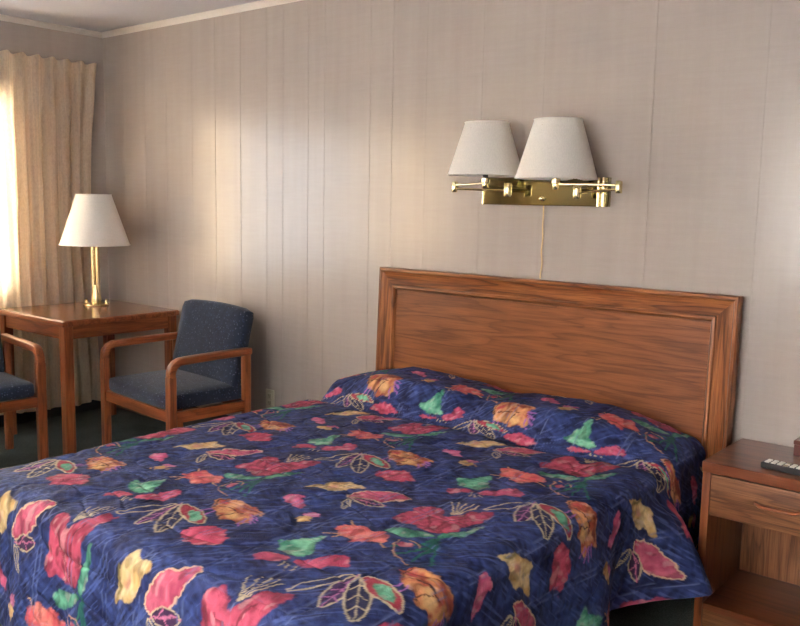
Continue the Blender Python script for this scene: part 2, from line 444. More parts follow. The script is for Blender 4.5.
def armchair(label, loc, rz):
    r = thing('armchair', label, 'armchair', loc, rz, 'navy armchairs around the corner table')
    X = .352; W = .048; T = .041; zf = -FL
    zarm = .585 + zf + T/2 - .006
    yf, yr = -.262, .195
    for s in (-1, 1):
        x = s * X
        obj('leg', B((x - W/2, yf - .024, 0), (x + W/2, yf + .016, zarm - T/2 - .06), .008, 3), M['chair_z'], r)
        rl = sweep_yz([(yr + .012, 0), (yr, .14), (yr - .004, .30), (yr - .004, zarm - T/2 + .004)], W * .92, .046, x)
        obj('leg', rl, M['chair_z'], r)
        path = [(yf - .004, zarm - T/2 - .066)]
        R_ = .062
        for k in range(0, 11):
            a = PI - (PI / 2) * k / 10
            path.append((yf - .004 + R_ + R_ * math.cos(a), zarm - R_ - .008 + R_ * math.sin(a)))
        for k in range(1, 9):
            u = k / 8; path.append((yf - .004 + R_ + (yr + .024 - yf - R_) * u, zarm - .008 + .008 * math.sin(u * PI / 2)))
        obj('armrest', sweep_yz(path, W, T, x), M['chair_y'], r)
        obj('side_rail', B((x - .014, yf + .012, .275 + zf), (x + .014, yr - .02, .333 + zf), .006, 2), M['chair_y'], r)
    obj('front_rail', B((-X + W/2 - .004, yf - .014, .277 + zf), (X - W/2 + .004, yf + .012, .333 + zf), .006, 2), M['chair_x'], r)
    obj('rear_rail', B((-X + W/2 - .004, yr - .012, .277 + zf), (X - W/2 + .004, yr + .012, .333 + zf), .006, 2), M['chair_x'], r)
    obj('seat', rounded_pad(bmesh.new(), 2 * X - W - .004, .485, .092, (0, -.028, .372 + zf), None, .014, .03), M['navy'], r)
    mt = Matrix.Translation((0, .150, .385 + zf)) @ Matrix.Rotation(math.radians(-13), 4, 'X')
    bk = rounded_pad(bmesh.new(), 2 * X - W - .012, .082, .445, (0, 0, .22), mt, .016, .034)
    obj('backrest', bk, M['navy'], r)
    return r
armchair('navy upholstered oak armchair standing against the panelled wall, right of the corner table', (1.452, -.468, FL), math.radians(-5))
armchair('navy upholstered oak armchair cut off by the left edge, facing the bed', (.68, -1.355, FL), math.radians(85))

# ------------------------------------------------------------------ table lamp
lampz = .7253
t = thing('table_lamp', 'tall brass table lamp with cream cone shade on the corner table', 'lamp', (.395, -.335, lampz))
bm = lathe([(0, .0), (.078, .0), (.080, .004), (.078, .010), (.060, .014), (.030, .020), (0, .020)], 48)
obj('base', bm, M['brass_lamp'], t)
bm = lathe([(.030, .018), (.032, .03), (.028, .06), (.020, .10), (.016, .125), (.016, .13)], 36)
lathe([(.0, .018), (.030, .018)], 36, bm=bm)
obj('neck', bm, M['brass_lamp'], t)
for s in (-1, 1):
    obj('pole', tube([(s * .0125, s * .008, .07), (s * .0125, s * .008, .42)], .0125, 20), M['brass_lamp'], t)
for k in range(2):
    a = math.radians(215 + 180 * k)
    obj('knob', lathe([(0, 0), (.009, 0), (.011, .008), (.006, .02), (.009, .03), (0, .034)], 20, (math.cos(a) * .066, math.sin(a) * .066, .008)), M['brass_lamp'], t)
obj('socket', lathe([(0, .41), (.02, .41), (.022, .44), (.022, .49), (0, .49)], 24), M['brass_lamp'], t)
def shade(parent, r0, r1, z0, z1, c=(0, 0, 0), pleats=0):
    n = 144; bm = bmesh.new(); rows = []
    for rr, zz in ((r0, z0), (r0 + (r1 - r0) * .02, z0 + (z1 - z0) * .02), ((r0 + r1) / 2, (z0 + z1) / 2), (r1 - .0, z1), (r1 - .004, z1), ((r0 + r1) / 2 - .004, (z0 + z1) / 2), (r0 - .004, z0)):
        rows.append([bm.verts.new((c[0] + (rr + (pleats * (k % 2))) * math.cos(2*PI*k/n), c[1] + (rr + (pleats * (k % 2))) * math.sin(2*PI*k/n), zz + c[2])) for k in range(n)])
    for a in range(len(rows)):
        A, Bq = rows[a], rows[(a + 1) % len(rows)]
        for k in range(n): bm.faces.new((A[k], A[(k+1) % n], Bq[(k+1) % n], Bq[k]))
    s = obj('lamp_shade', bm, M['shade'], parent)
    bm = bmesh.new()
    for rr, zz in ((r0, z0), (r1, z1)):
        bm = bmesh.new()
        ring = [(c[0] + (rr + .001) * math.cos(a), c[1] + (rr + .001) * math.sin(a), c[2] + zz) for a in [2 * PI * k / 64 for k in range(65)]]
        tube(ring, .0032, 6, bm, False)
        obj('shade_trim', bm, M['shade'], s)
    bm = bmesh.new(); zz = z1 - .03; rr = r1 + (r0 - r1) * .03 / (z1 - z0)
    for k in range(3):
        a = 2 * PI * k / 3 + .4
        tube([(c[0], c[1], c[2] + zz), (c[0] + rr * math.cos(a), c[1] + rr * math.sin(a), c[2] + zz + .003)], .0015, 6, bm)
    tube([(c[0], c[1], c[2] + z0 - .01), (c[0], c[1], c[2] + zz + .015)], .003, 8, bm)
    obj('shade_holder', bm, M['brass_lamp'], s)
    return s
shade(t, .212, .105, .385, .70, (0, 0, 0), .0006)

# ------------------------------------------------------------------ swing-arm wall lamp
t = thing('wall_lamp', 'double swing-arm brass wall lamp with two white shades above the headboard', 'lamp', (3.441, 0, 1.472))
ox, oz = 3.441, 1.472
obj('backplate', B((-.300, -.030, -.060), (.318, -.0005, .060), .004, 3), M['brass_plate'], t)
bm = bmesh.new()
for xx in (.278, .300): tube([(xx, -.034, -.0595), (xx, -.034, .0595)], .0075, 14, bm)
obj('plate_bead', bm, M['brass'], t)
obj('plate_bead', tube([(-.298, -.031, -.0595), (-.298, -.031, .0595)], .005, 12), M['brass'], t)
sw = lathe([(0, 0), (.010, 0), (.011, .006), (.006, .010), (.007, .02), (0, .022)], 20)
bmesh.ops.rotate(sw, verts=sw.verts[:], cent=(0, 0, 0), matrix=Matrix.Rotation(PI / 2, 3, 'X'))
obj('switch', sw, M['brass'], t, loc=(.012, -.030, -.030))
def swing(M1, E1, S1, S2):
    """post, elbow and socket of one arm, local coordinates"""
    bm = bmesh.new(); x, y, z = M1
    lathe([(0, -.034), (.0155, -.034), (.017, -.030), (.017, .020), (.0155, .024), (0, .024)], 24, (x, y, z), bm)
    obj('pivot_post', bm, M['brass'], t)
    obj('mount', tube([(x, -.03, z), (x, y, z)], .007, 14), M['brass'], t)
    ex, ey, ez = E1
    bm = lathe([(0, -.024), (.0115, -.024), (.0135, -.020), (.0135, .020), (.0115, .024), (0, .024)], 24, (ex, ey, ez))
    obj('elbow', bm, M['brass'], t)
    a = tube([(x, y, z - .010), (ex, ey, ez - .008)], .0052, 14)
    obj('arm', a, M['brass'], t)
    sx, sy, sz = S1
    a = tube([(ex, ey, ez + .008), (sx, sy, sz)], .0052, 14)
    obj('arm', a, M['brass'], t)
    bm = lathe([(0, -.022), (.011, -.022), (.0135, -.018), (.0135, 0), (.018, .004), (.018, .022), (0, .022)], 24, (sx, sy, sz))
    obj('cup', bm, M['brass'], t)
    obj('socket', lathe([(0, .024), (.012, .024), (.012, .07), (0, .07)], 20, (sx, sy, sz)), M['socket'], t)
    shade(t, S2[0], S2[1], S2[2], S2[3], (sx, sy, 0), .0010)
swing((3.327 - ox, -.113, 1.482 - oz), (3.050 - ox, -.125, 1.488 - oz), (3.250 - ox, -.175, 1.502 - oz), (.162, .093, 1.538 - oz, 1.760 - oz))
swing((3.665 - ox, -.118, 1.477 - oz), (3.852 - ox, -.125, 1.490 - oz), (3.606 - ox, -.190, 1.500 - oz), (.165, .095, 1.522 - oz, 1.756 - oz))
pts = [(.008 + .004 * math.sin(k * .9) * (k / 20), -.012, -.058 - k * (1.410 - 1.088) / 20) for k in range(21)]
obj('cord', tube(pts, .0034, 8), M['cord'], t)

# ------------------------------------------------------------------ outlet
t = thing('wall_outlet', 'almond wall outlet on the panelling between armchair and bed', 'outlet', (1.672, -.0005, .262))
obj('cover_plate', B((-.035, -.006, -.057), (.035, 0, .057), .003, 2), M['almond'], t)
for s in (-1, 1):
    rc = obj('receptacle', B((-.017, -.010, s * .021 - .015), (.017, -.004, s * .021 + .015), .005, 3), M['almond'], t)
    bm = bmesh.new()
    for xx in (-.007, .007): box(bm, (xx - .0015, -.0108, s * .021 - .004), (xx + .0015, -.009, s * .021 + .008))
    box(bm, (-.003, -.0108, s * .021 - .011), (.003, -.009, s * .021 - .006))
    obj('slots', bm, M['almond_dark'], rc)

# ------------------------------------------------------------------ headboard
t = thing('headboard', 'wide brown oak headboard with mitred frame leaning on the wall behind the bed', 'headboard', (3.4395, -.062, FL))
t.rotation_euler = (math.radians(-2.1), 0, 0)      # top leans back
HW, HH = .888, 1.090 - FL
fw = .112
def frame_bar(a, b, inn, mat, w):
    """mitred moulded bar from corner a to corner b (x,z), inn points inward"""
    a, b, inn = Vector(a), Vector(b), Vector(inn)
    d = (b - a).normalized()
    pr = [(0, 0), (0, -.040), (.004, -.046), (.014, -.046), (.018, -.040), (.022, -.038), (w*.55, -.036), (w*.72, -.034), (w*.76, -.040), (w*.84, -.041), (w*.90, -.034), (w*.95, -.022), (w, -.020), (w, 0)]
    bm = bmesh.new(); R0 = []; R1 = []
    for u, y in pr:
        p = a + inn * u + d * u; q = b + inn * u - d * u
        R0.append(bm.verts.new((p.x, y, p.y))); R1.append(bm.verts.new((q.x, y, q.y)))
    n = len(pr)
    for k in range(n): bm.faces.new((R0[k], R0[(k+1) % n], R1[(k+1) % n], R1[k]))
    bm.faces.new(R0[::-1]); bm.faces.new(R1)
    return bm
obj('top_rail', frame_bar((-HW, HH), (HW, HH), (0, -1), None, fw), M['oak_x'], t)
obj('bottom_rail', frame_bar((HW, .30), (-HW, .30), (0, 1), None, fw), M['oak_x'], t)
obj('stile', frame_bar((-HW, .30), (-HW, HH), (1, 0), None, fw), M['oak_z'], t)
obj('stile', frame_bar((HW, HH), (HW, .30), (-1, 0), None, fw), M['oak_z'], t)
obj('panel', B((-HW + fw - .012, -.024, .30 + fw - .012), (HW - fw + .012, -.006, HH - fw + .012)), M['panel'], t)
for s in (-1, 1):
    obj('leg', B((s * .80 - .035, -.044, .004), (s * .80 + .035, -.006, .30), .004), M['oak_z'], t)

# ------------------------------------------------------------------ bed
t = thing('bed', 'mattress on a dark base under the blue floral bedspread', 'bed', (3.425, -1.17, FL))
obj('box_spring', B((-.74, -.90, .12), (.74, .98, .34), .03, 3), M['dark_base'], t)
obj('mattress', B((-.78, -.93, .34), (.78, 1.0, .545), .05, 4), M['mattress'], t)
for sx in (-1, 1):
    for sy in (-1, 1):
        obj('leg', B((sx * .66 - .03, .03 + sy * .80 - .03, 0), (sx * .66 + .03, .03 + sy * .80 + .03, .13), .006), M['dark_base'], t)

# ------------------------------------------------------------------ bedspread
XL, XR, YF, YH = 2.585, 4.265, -2.155, -.125
IN = .13                      # core rectangle is inset by this
ZT = .522
DROP = .345
def smooth(a, b, x):
    t = np.clip((x - a) / (b - a), 0, 1); return t * t * (3 - 2 * t)
class VN:
    def __init__(s, seed): s.r = np.random.RandomState(seed).rand(256, 256)
    def __call__(s, x, y):
        xi = np.floor(x).astype(int); yi = np.floor(y).astype(int); fx = x - xi; fy = y - yi
        fx = fx*fx*(3-2*fx); fy = fy*fy*(3-2*fy); r = s.r
        a = r[xi & 255, yi & 255]; b = r[(xi+1) & 255, yi & 255]; c = r[xi & 255, (yi+1) & 255]; d = r[(xi+1) & 255, (yi+1) & 255]
        return (a*(1-fx)+b*fx)*(1-fy) + (c*(1-fx)+d*fx)*fy - .5
vn1, vn2, vn3 = VN(1), VN(2), VN(3)
H_ = .0040
cx0, cx1, cy0 = XL + IN, XR - IN, YF + IN
EM = IN - .06 + .06 * PI / 2 + DROP
gs = np.linspace(cx0 - EM, cx1 + EM, int((cx1 - cx0 + 2 * EM) / H_))
gt = np.linspace(cy0 - EM, YH, int((YH - cy0 + EM) / H_))
S, T = np.meshgrid(gs, gt)
coreX = np.clip(S, cx0, cx1); coreY = np.maximum(T, cy0)
dx = S - coreX; dy = T - coreY
ax, ay = np.abs(dx), np.abs(dy)
E = np.maximum(ax, ay)
phi = np.where(ax + ay > 1e-9, ay / np.maximum(ax + ay, 1e-9), 0) * PI / 2
nx = np.cos(phi) * np.sign(dx); ny = np.sin(phi) * np.sign(dy)
CS = coreX + nx * E; CT = coreY + ny * E              # cloth coordinates for the print
r_ = .06; flat = IN - r_
e1 = np.clip(E - flat, 0, None)
th = np.minimum(e1 / r_, PI / 2)
hor = np.minimum(E, flat) + r_ * np.sin(th)
dr = r_ * (1 - np.cos(th)) + np.clip(e1 - r_ * PI / 2, 0, None)
drop = np.clip(e1 - r_ * PI / 2, 0, None) / DROP
px = coreX + nx * hor; py = coreY + ny * hor
# gentle flare and folds of the skirt
side_r = smooth(.6, 1, nx) * smooth(.0, .3, drop)
side_f = smooth(.3, 1, -ny)
side_l = smooth(.6, 1, -nx)
yy = CT
def gau(x, c, w): return np.exp(-((x - c) / w) ** 2)
fold = side_r * (.21 * gau(yy, -.56, .12) * drop ** .8 - .02 * gau(yy, -.84, .07) * drop + .05 * gau(yy, -1.06, .12) * drop + .035 * gau(yy, -1.5, .14) * drop
                 + .02 * drop * gau(yy, -1.9, .12) + .008 * drop * np.sin(yy * 24))
fold += side_f * drop * (.035 + .022 * np.sin(CS * 10.5 + .8) + .010 * np.sin(CS * 23))
fold += side_l * drop * (.02 + .02 * np.sin(yy * 11))
corner = np.sin(2 * phi) * (ax > 0) * (ay > 0)
fold += corner * drop * (.05 + .03 * np.cos(phi * 8))
# squeeze between bed and nightstand
sq = smooth(-.52, -.41, yy) * (nx > .5)
fold = fold * (1 - sq)
px = px + nx * fold; py = py + ny * fold
pz = ZT - dr + fold * .15 * drop
# crown of the mattress and pillows under the head end
u = (px - 3.425) / .85
pz += .012 * (1 - np.clip(np.abs(u), 0, 1) ** 2) * (E < flat + .1)
topw = np.clip(1 - dr / .22, 0, 1)
yl = -.50 - .035 * np.sin((px - 2.5) * 2.1) - .02 * np.sin(px * 7)
front = smooth(yl - .04, yl + .125, py) ** .85
back = 1 - .35 * smooth(-.20, -.07, py)
amp = .112 - .030 * smooth(2.9, 4.2, px) + .010 * np.sin(px * 5.2)
amp = amp * (.12 + .88 * smooth(4.36, 3.92, px)) * (.30 + .70 * smooth(2.48, 2.95, px))
mid = 1 - .16 * gau(px, 3.42, .09)
pz += amp * front * back * mid * topw
px -= .04 * front * topw * smooth(2.8, 2.6, px)
pz -= .024 * gau(py, yl - .05, .045) * topw                   # crease in front of the pillows
# quilting puckers and creases
puck = vn1(CS * 26, CT * 26) * .0045 + vn2(CS * 60, CT * 60) * .0022 + vn3(CS * 7, CT * 5) * .009
crs = np.abs(vn2(CS * 5 + 9, CT * 9 + 3 * vn3(CS * 3, CT * 3))) 
puck += -.0045 * np.exp(-(crs / .045) ** 2)
# double stitched lines running the length of the bed
def stitch(v, period, off):
    m = np.mod(v + off, period); return np.minimum(np.exp(-((m - .02) / .0028) ** 2) + np.exp(-((m - .038) / .0028) ** 2), 1)
wob = vn3(CS * 2, CT * 2) * .03
st = stitch(CS + wob, .165, .06)
st2 = stitch(CT + wob, .34, .1) * .7
puck -= .0022 * np.maximum(st, st2)
sl = np.clip(dr / .06, 0, 1)
px += nx * puck * sl; py += ny * puck * sl; pz += puck * (1 - sl * .8)
pz = np.maximum(pz, FL + .03)
py = np.minimum(py, -.118)

# ---- hand painted flower print, evaluated per vertex
NV = CS.size; cs = CS.ravel(); ct = (CT + .13 * smooth(yl - .05, yl + .03, py) * np.clip(1 - drop * 2, 0, 1) + .032 * smooth(1.85, 2.3, -CT)).ravel(); cs = cs - .03 * smooth(3.7, 4.25, cs)
def lin(c): 
    c = np.array(c) / 255.; return c ** 2.2
base = np.empty((NV, 3))
n_a = vn1(cs * 30 + 50, ct * 30) + .6 * vn2(cs * 75, ct * 75 + 9)
stroke = vn3((cs + ct) * 18, (cs - ct) * 95) + vn2((cs - ct * .6) * 22, (cs * .5 + ct) * 110)
fb = np.clip(.40 + n_a * .55 + stroke * .55, 0, 1)[:, None]
base[:] = lin((25, 31, 72)) * (1 - fb) + lin((52, 74, 142)) * fb
dk = smooth(.22, .40, vn1(cs * 11 + 7, ct * 11 + 31))[:, None] * .6
base = base * (1 - dk) + lin((24, 26, 62)) * dk
hl = smooth(.20, .34, vn3((cs * .8 + ct) * 14 + 3, (cs - ct * .9) * 130))[:, None] * .35
base = base * (1 - hl) + lin((98, 118, 190)) * hl
A1 = (.68, 0.0); A2 = (.045, .728); O0 = (3.970, -1.433)
# position inside the repeat
tt = (ct - O0[1]) / A2[1]
warpx = vn1(cs * 45 + 3, ct * 45 + 8) * .011 + vn2(cs * 130, ct * 130) * .006
warpy = vn3(cs * 45 + 30, ct * 45 + 2) * .011 + vn1(cs * 130 + 5, ct * 130) * .006
def local(cx, cy, warp=1.0):
    x = cs - O0[0] - cx; y = ct - O0[1] - cy
    j = np.round(y / A2[1]); x = x - j * A2[0]; y = y - j * A2[1]
    i = np.round(x / A1[0]); x = x - i * A1[0]
    return x + warpx * warp, y + warpy * warp
def chaikin(p, closed=True, n=2):
    p = [np.array(q, float) for q in p]
    for _ in range(n):
        o = []; m = len(p)
        for k in range(m if closed else m - 1):
            a, b = p[k], p[(k + 1) % m]; o += [a * .75 + b * .25, a * .25 + b * .75]
        if not closed: o = [p[0]] + o + [p[-1]]
        p = o
    return np.array(p)
def segdist(x, y, a, b):
    vx, vy = b - a; L = vx*vx + vy*vy + 1e-12
    t = np.clip(((x - a[0]) * vx + (y - a[1]) * vy) / L, 0, 1)
    return np.hypot(x - a[0] - t * vx, y - a[1] - t * vy)
XF = None
def xf(P): return [(XF[0] + (a - XF[0]) * XF[2], XF[1] + (b - XF[1]) * XF[3]) for a, b in P] if XF else P
def paint(poly=None, col=None, lines=None, warp=1.0, soft=.003, var=None, edge=None, width=.003, sm=1):
    """fill polygon / stroke lines given in metres relative to the big crimson flower"""
    if poly is not None: poly = xf(poly)
    if lines is not None: lines = [xf(l) for l in lines]
    P_ = poly if poly is not None else [q for l in lines for q in l]
    P_ = np.array(P_); c = (P_.min(0) + P_.max(0)) / 2; rad = (P_.max(0) - P_.min(0)) / 2 + .02
    x, y = local(c[0], c[1], warp)
    idx = np.nonzero((np.abs(x) < rad[0]) & (np.abs(y) < rad[1]))[0]
    x = x[idx]; y = y[idx]
    if poly is not None:
        q = chaikin(poly, True, sm) - c
        d = np.full(x.shape, 9.0); ins = np.zeros(x.shape, bool)
        for k in range(len(q)):
            a, b = q[k], q[(k + 1) % len(q)]
            d = np.minimum(d, segdist(x, y, a, b))
            cond = (a[1] > y) != (b[1] > y)
            xi = (b[0] - a[0]) * (y - a[1]) / (b[1] - a[1] + 1e-12) + a[0]
            ins ^= cond & (x < xi)
        sd = np.where(ins, -d, d)
        if col is not None:
            al = (1 - smooth(-soft, soft, sd))[:, None]
            cc = np.tile(lin(col), (len(idx), 1))
            if var is not None:
                f = np.clip(.5 + 1.5 * vn2(cs[idx] * 38 + 11, ct[idx] * 38) + .9 * vn1(cs[idx] * 95, ct[idx] * 60), 0, 1)[:, None]
                cc = cc * (1 - f) + lin(var) * f
                dkk = smooth(.12, .34, vn3((cs[idx] + ct[idx] * .4) * 55 + 5, (cs[idx] - ct[idx]) * 28))[:, None]
                cc = cc * (1 - .42 * dkk)
                lt = smooth(.18, .36, vn1((cs[idx] - ct[idx] * .5) * 60 + 70, (cs[idx] + ct[idx]) * 24))[:, None]
                cc = cc + (lin((255, 225, 215)) - cc) * .22 * lt
            rim = (np.exp(-((sd + .004) / .005) ** 2) * .25)[:, None]
            cc = cc * (1 - rim * .6)
            base[idx] = base[idx] * (1 - al) + cc * al
        if edge is not None:
            al = (np.clip(1 - smooth(width * .5, width * 1.4, np.abs(sd)), 0, 1) * (.9 + .25 * vn1(cs[idx] * 60, ct[idx] * 60)))[:, None]
            base[idx] = base[idx] * (1 - al) + lin(edge) * al
    if lines is not None:
        for l in lines:
            q = chaikin(l, False, 2) - c
            d = np.full(x.shape, 9.0)
            for k in range(len(q) - 1): d = np.minimum(d, segdist(x, y, q[k], q[k + 1]))
            al = (np.clip(1 - smooth(width * .5, width * 1.5, d), 0, 1) * .9)[:, None]
            base[idx] = base[idx] * (1 - al) + lin(col) * al
CRIM, CRIM2 = (156, 26, 66), (204, 62, 98)
CREAM = (210, 190, 148); GREEN, GREEN2 = (44, 122, 98), (110, 190, 150)
# stems first
XF = (0.0, -.02, .84, 1.0)
paint(lines=[[(.088, -.105), (.12, -.17), (.135, -.27)], [(.10, -.13), (.08, -.20), (.03, -.25)], [(.11, -.15), (.15, -.21), (.20, -.27)], [(.11, -.16), (.10, -.23), (.075, -.28)]], col=(30, 112, 88), width=.0038)
paint([(.09, -.11), (.125, -.15), (.13, -.22), (.10, -.20)], (24, 96, 84), warp=1.3, soft=.008)
# crimson flower with leaves and cream stamens
paint([(.08, -.10), (.095, -.05), (.15, .04), (.145, -.02), (.125, -.08), (.10, -.12)], GREEN, var=GREEN2)
paint([(.09, -.11), (.03, -.125), (-.03, -.132), (-.075, -.155), (-.05, -.178), (.01, -.178), (.06, -.155)], GREEN, var=GREEN2)
paint([(-.12, -.085), (-.105, -.03), (-.11, .03), (-.075, .07), (-.03, .055), (-.005, .012), (.02, .06), (.05, .12), (.118, .14), (.112, .06), (.095, .0), (.09, -.06), (.07, -.10), (.02, -.11), (-.04, -.085), (-.08, -.105)], CRIM, var=CRIM2, warp=1.2)
paint(lines=[[(-.05, .01), (.0, -.04), (.03, -.10)], [(.06, .06), (.03, -.0), (.03, -.08)]], col=(120, 14, 50), width=.003)
paint(lines=[[(.0, .05), (-.035, .10), (-.055, .125)], [(.003, .052), (-.02, .11), (-.035, .14)], [(.006, .055), (-.005, .115), (-.012, .15)], [(.01, .06), (.012, .12), (.01, .155)], [(.015, .068), (.03, .12), (.032, .15)]], col=CREAM, width=.0022)
# yellow leaf
XF = None
o = np.array((.312, -.005)); f = lambda P, o=o, k=1.0: [tuple(o + np.array(p) * k) for p in P]
paint(f([(-.005, .069), (.013, .045), (.073, .046), (.077, .028), (.038, .001), (.03, -.038), (-.009, -.062), (-.047, -.058), (-.073, -.084), (-.077, -.075), (-.062, -.02), (-.03, .03)]), (222, 172, 96), var=(246, 214, 152), warp=.7)
paint(f([(-.03, -.01), (-.005, .0), (-.01, -.035), (-.035, -.03)]), (226, 150, 120), soft=.010)
paint(f([(-.068, -.07), (-.045, -.04), (-.05, .02), (-.06, -.02)]), (150, 130, 70), soft=.006)
# pink feather leaf outlined in cream, with two sketched leaves
g = lambda P: [((a + .22) * .80 + .455, (b + .02) * .80 - .02) for a, b in P]
paint(g([(-.115, .12), (-.14, .03), (-.19, -.03), (-.27, -.065), (-.315, -.06), (-.31, -.02), (-.27, .035), (-.2, .085)]), (184, 44, 90), var=(216, 86, 116), edge=(232, 190, 150), width=.0028)
paint(g([(-.28, -.07), (-.24, -.035), (-.19, -.025), (-.135, -.04), (-.17, -.078), (-.23, -.09)]), (70, 40, 80), edge=CREAM, width=.0024, warp=.5)
paint(lines=[g([(-.28, -.072), (-.14, -.042)]), g([(-.24, -.06), (-.21, -.035)]), g([(-.21, -.055), (-.19, -.08)])], col=(214, 110, 150), width=.002)
paint(g([(-.285, -.075), (-.25, -.10), (-.215, -.175), (-.25, -.155), (-.285, -.11)]), None, edge=CREAM, width=.0024, warp=.5)
paint(lines=[g([(-.285, -.08), (-.225, -.16)])], col=CREAM, width=.0018)
# coral blossom
XF = (-.07, -.24, .88, .92)
paint([(-.165, -.245), (-.155, -.205), (-.12, -.185), (-.08, -.20), (-.04, -.172), (-.02, -.20), (.02, -.235), (-.02, -.26), (-.05, -.305), (-.09, -.28), (-.13, -.29), (-.14, -.26)], (214, 62, 70), var=(240, 120, 104), warp=1.8)
paint(lines=[[(-.13, -.28), (-.16, -.305)], [(-.12, -.28), (-.13, -.315)], [(-.145, -.20), (-.165, -.185)], [(0, -.25), (.03, -.265)]], col=(230, 170, 110), width=.0024)
# green three pointed leaf
XF = (-.09, -.44, .9, .92)
paint([(-.225, -.405), (-.185, -.385), (-.165, -.345), (-.145, -.29), (-.13, -.345), (-.105, -.38), (-.075, -.43), (-.10, -.455), (-.15, -.46), (-.19, -.44)], (60, 150, 116), var=(134, 214, 168), warp=1.2)
# pink pair
paint([(-.19, -.495), (-.165, -.545), (-.125, -.52), (-.085, -.485), (-.12, -.475)], CRIM2, var=(200, 50, 90), warp=1.5)
paint([(-.085, -.475), (-.05, -.43), (-.03, -.355), (.02, -.37), (.04, -.42), (.0, -.455), (-.05, -.50)], (190, 38, 88), var=(222, 84, 120), warp=1.5)
paint(lines=[[(-.09, -.50), (-.085, -.53)], [(-.075, -.505), (-.065, -.53)], [(-.06, -.50), (-.045, -.52)]], col=CREAM, width=.0024)
# single pink rag blossom
XF = (.325, -.53, .88, .9)
h = lambda P: [(a + .675, b) for a, b in P]
paint(h([(-.43, -.565), (-.435, -.51), (-.40, -.475), (-.345, -.455), (-.32, -.48), (-.265, -.52), (-.285, -.56), (-.34, -.60), (-.38, -.575)]), (188, 32, 78), var=(218, 66, 104), warp=1.7)
# sketched three petal flower
XF = None
J = (.075, -.425)
def petal(tip, w, fill=None, var=None, edge=CREAM, veins=CREAM):
    a = np.array(J); b = np.array(tip); d = b - a; n = np.array((-d[1], d[0])) / np.linalg.norm(d)
    P = [a, a + d*.35 + n*w, a + d*.7 + n*w*.9, b, a + d*.7 - n*w*.9, a + d*.35 - n*w]
    paint([tuple(p) for p in P], fill, var=var, edge=edge, width=.003, warp=.5)
    if veins:
        L = [[tuple(a), tuple(a + d * .92)]]
        for k in (.35, .55, .75):
            L += [[tuple(a + d * (k - .1)), tuple(a + d * k + n * w * .7)], [tuple(a + d * (k - .1)), tuple(a + d * k - n * w * .7)]]
        paint(lines=L, col=veins, width=.0017, warp=.4)
petal((.005, -.60), .016, None, veins=None)
petal((.12, -.605), .028, (74, 44, 92), veins=(200, 110, 170))
petal((.225, -.605), .030, (36, 40, 84))
petal((.262, -.49), .030, (172, 30, 60), veins=None)
paint([(.13, -.435), (.18, -.435), (.232, -.482), (.20, -.49), (.15, -.465)], (70, 160, 120), var=(130, 214, 170), warp=1.0)
# gold lily with violet stamens
XF = (.235, -.355, .86, .78)
paint([(.11, -.335), (.125, -.30), (.17, -.285), (.235, -.29), (.30, -.30), (.345, -.325), (.31, -.35), (.345, -.40), (.335, -.43), (.285, -.425), (.245, -.465), (.225, -.42), (.17, -.415), (.14, -.38)], (178, 70, 36), var=(232, 156, 88), warp=1.2)
paint([(.13, -.335), (.16, -.31), (.18, -.34), (.15, -.36)], (206, 50, 50), soft=.010)
paint([(.22, -.36), (.27, -.37), (.30, -.41), (.25, -.43)], (240, 184, 112), soft=.008)
paint([(.20, -.30), (.27, -.30), (.33, -.325), (.26, -.335)], (150, 60, 30), soft=.006)
paint(lines=[[(.16, -.37), (.21, -.355), (.27, -.36)], [(.13, -.30), (.125, -.34), (.15, -.385)], [(.25, -.37), (.235, -.41), (.24, -.45)]], col=(70, 30, 30), width=.0022)
paint(lines=[[(.31, -.35), (.35, -.36)], [(.315, -.365), (.36, -.385)], [(.32, -.38), (.362, -.41)], [(.31, -.39), (.34, -.44)], [(.17, -.41), (.16, -.45)], [(.19, -.41), (.19, -.455)]], col=(176, 100, 190), width=.003)
# little buds and curls
XF = None
paint([(.247, -.175), (.27, -.15), (.30, -.145), (.315, -.17), (.35, -.20), (.365, -.225), (.33, -.225), (.30, -.205), (.27, -.205)], (210, 56, 112), var=(236, 110, 150), warp=1.3)
paint([(.385, -.27), (.40, -.245), (.43, -.24), (.455, -.26), (.43, -.285), (.40, -.29)], (212, 150, 70), var=(234, 190, 110), warp=2)
paint([(.39, -.24), (.41, -.215), (.445, -.215), (.44, -.24), (.41, -.25)], (200, 60, 120), var=(220, 120, 160), warp=2)
paint([(.03, -.22), (.045, -.20), (.065, -.205), (.06, -.228), (.04, -.235)], (196, 48, 84), var=(230, 120, 130), warp=1.4)
paint(lines=[[(.02, -.20), (.03, -.25), (.065, -.285), (.12, -.30)], [(.03, -.19), (.06, -.185), (.08, -.205)]], col=(214, 150, 110), width=.0024)
# pale stitching thread
base *= (1 - (.10 * np.maximum(st, st2)).ravel()[:, None])
th_ = (np.maximum(st, st2 * .6).ravel() * smooth(-.1, .2, vn2(cs * 40, ct * 40)))[:, None] * .5
base = base * (1 - th_) + lin((120, 136, 190)) * th_

rows, cols = S.shape
me = bpy.data.meshes.new('bedspread')
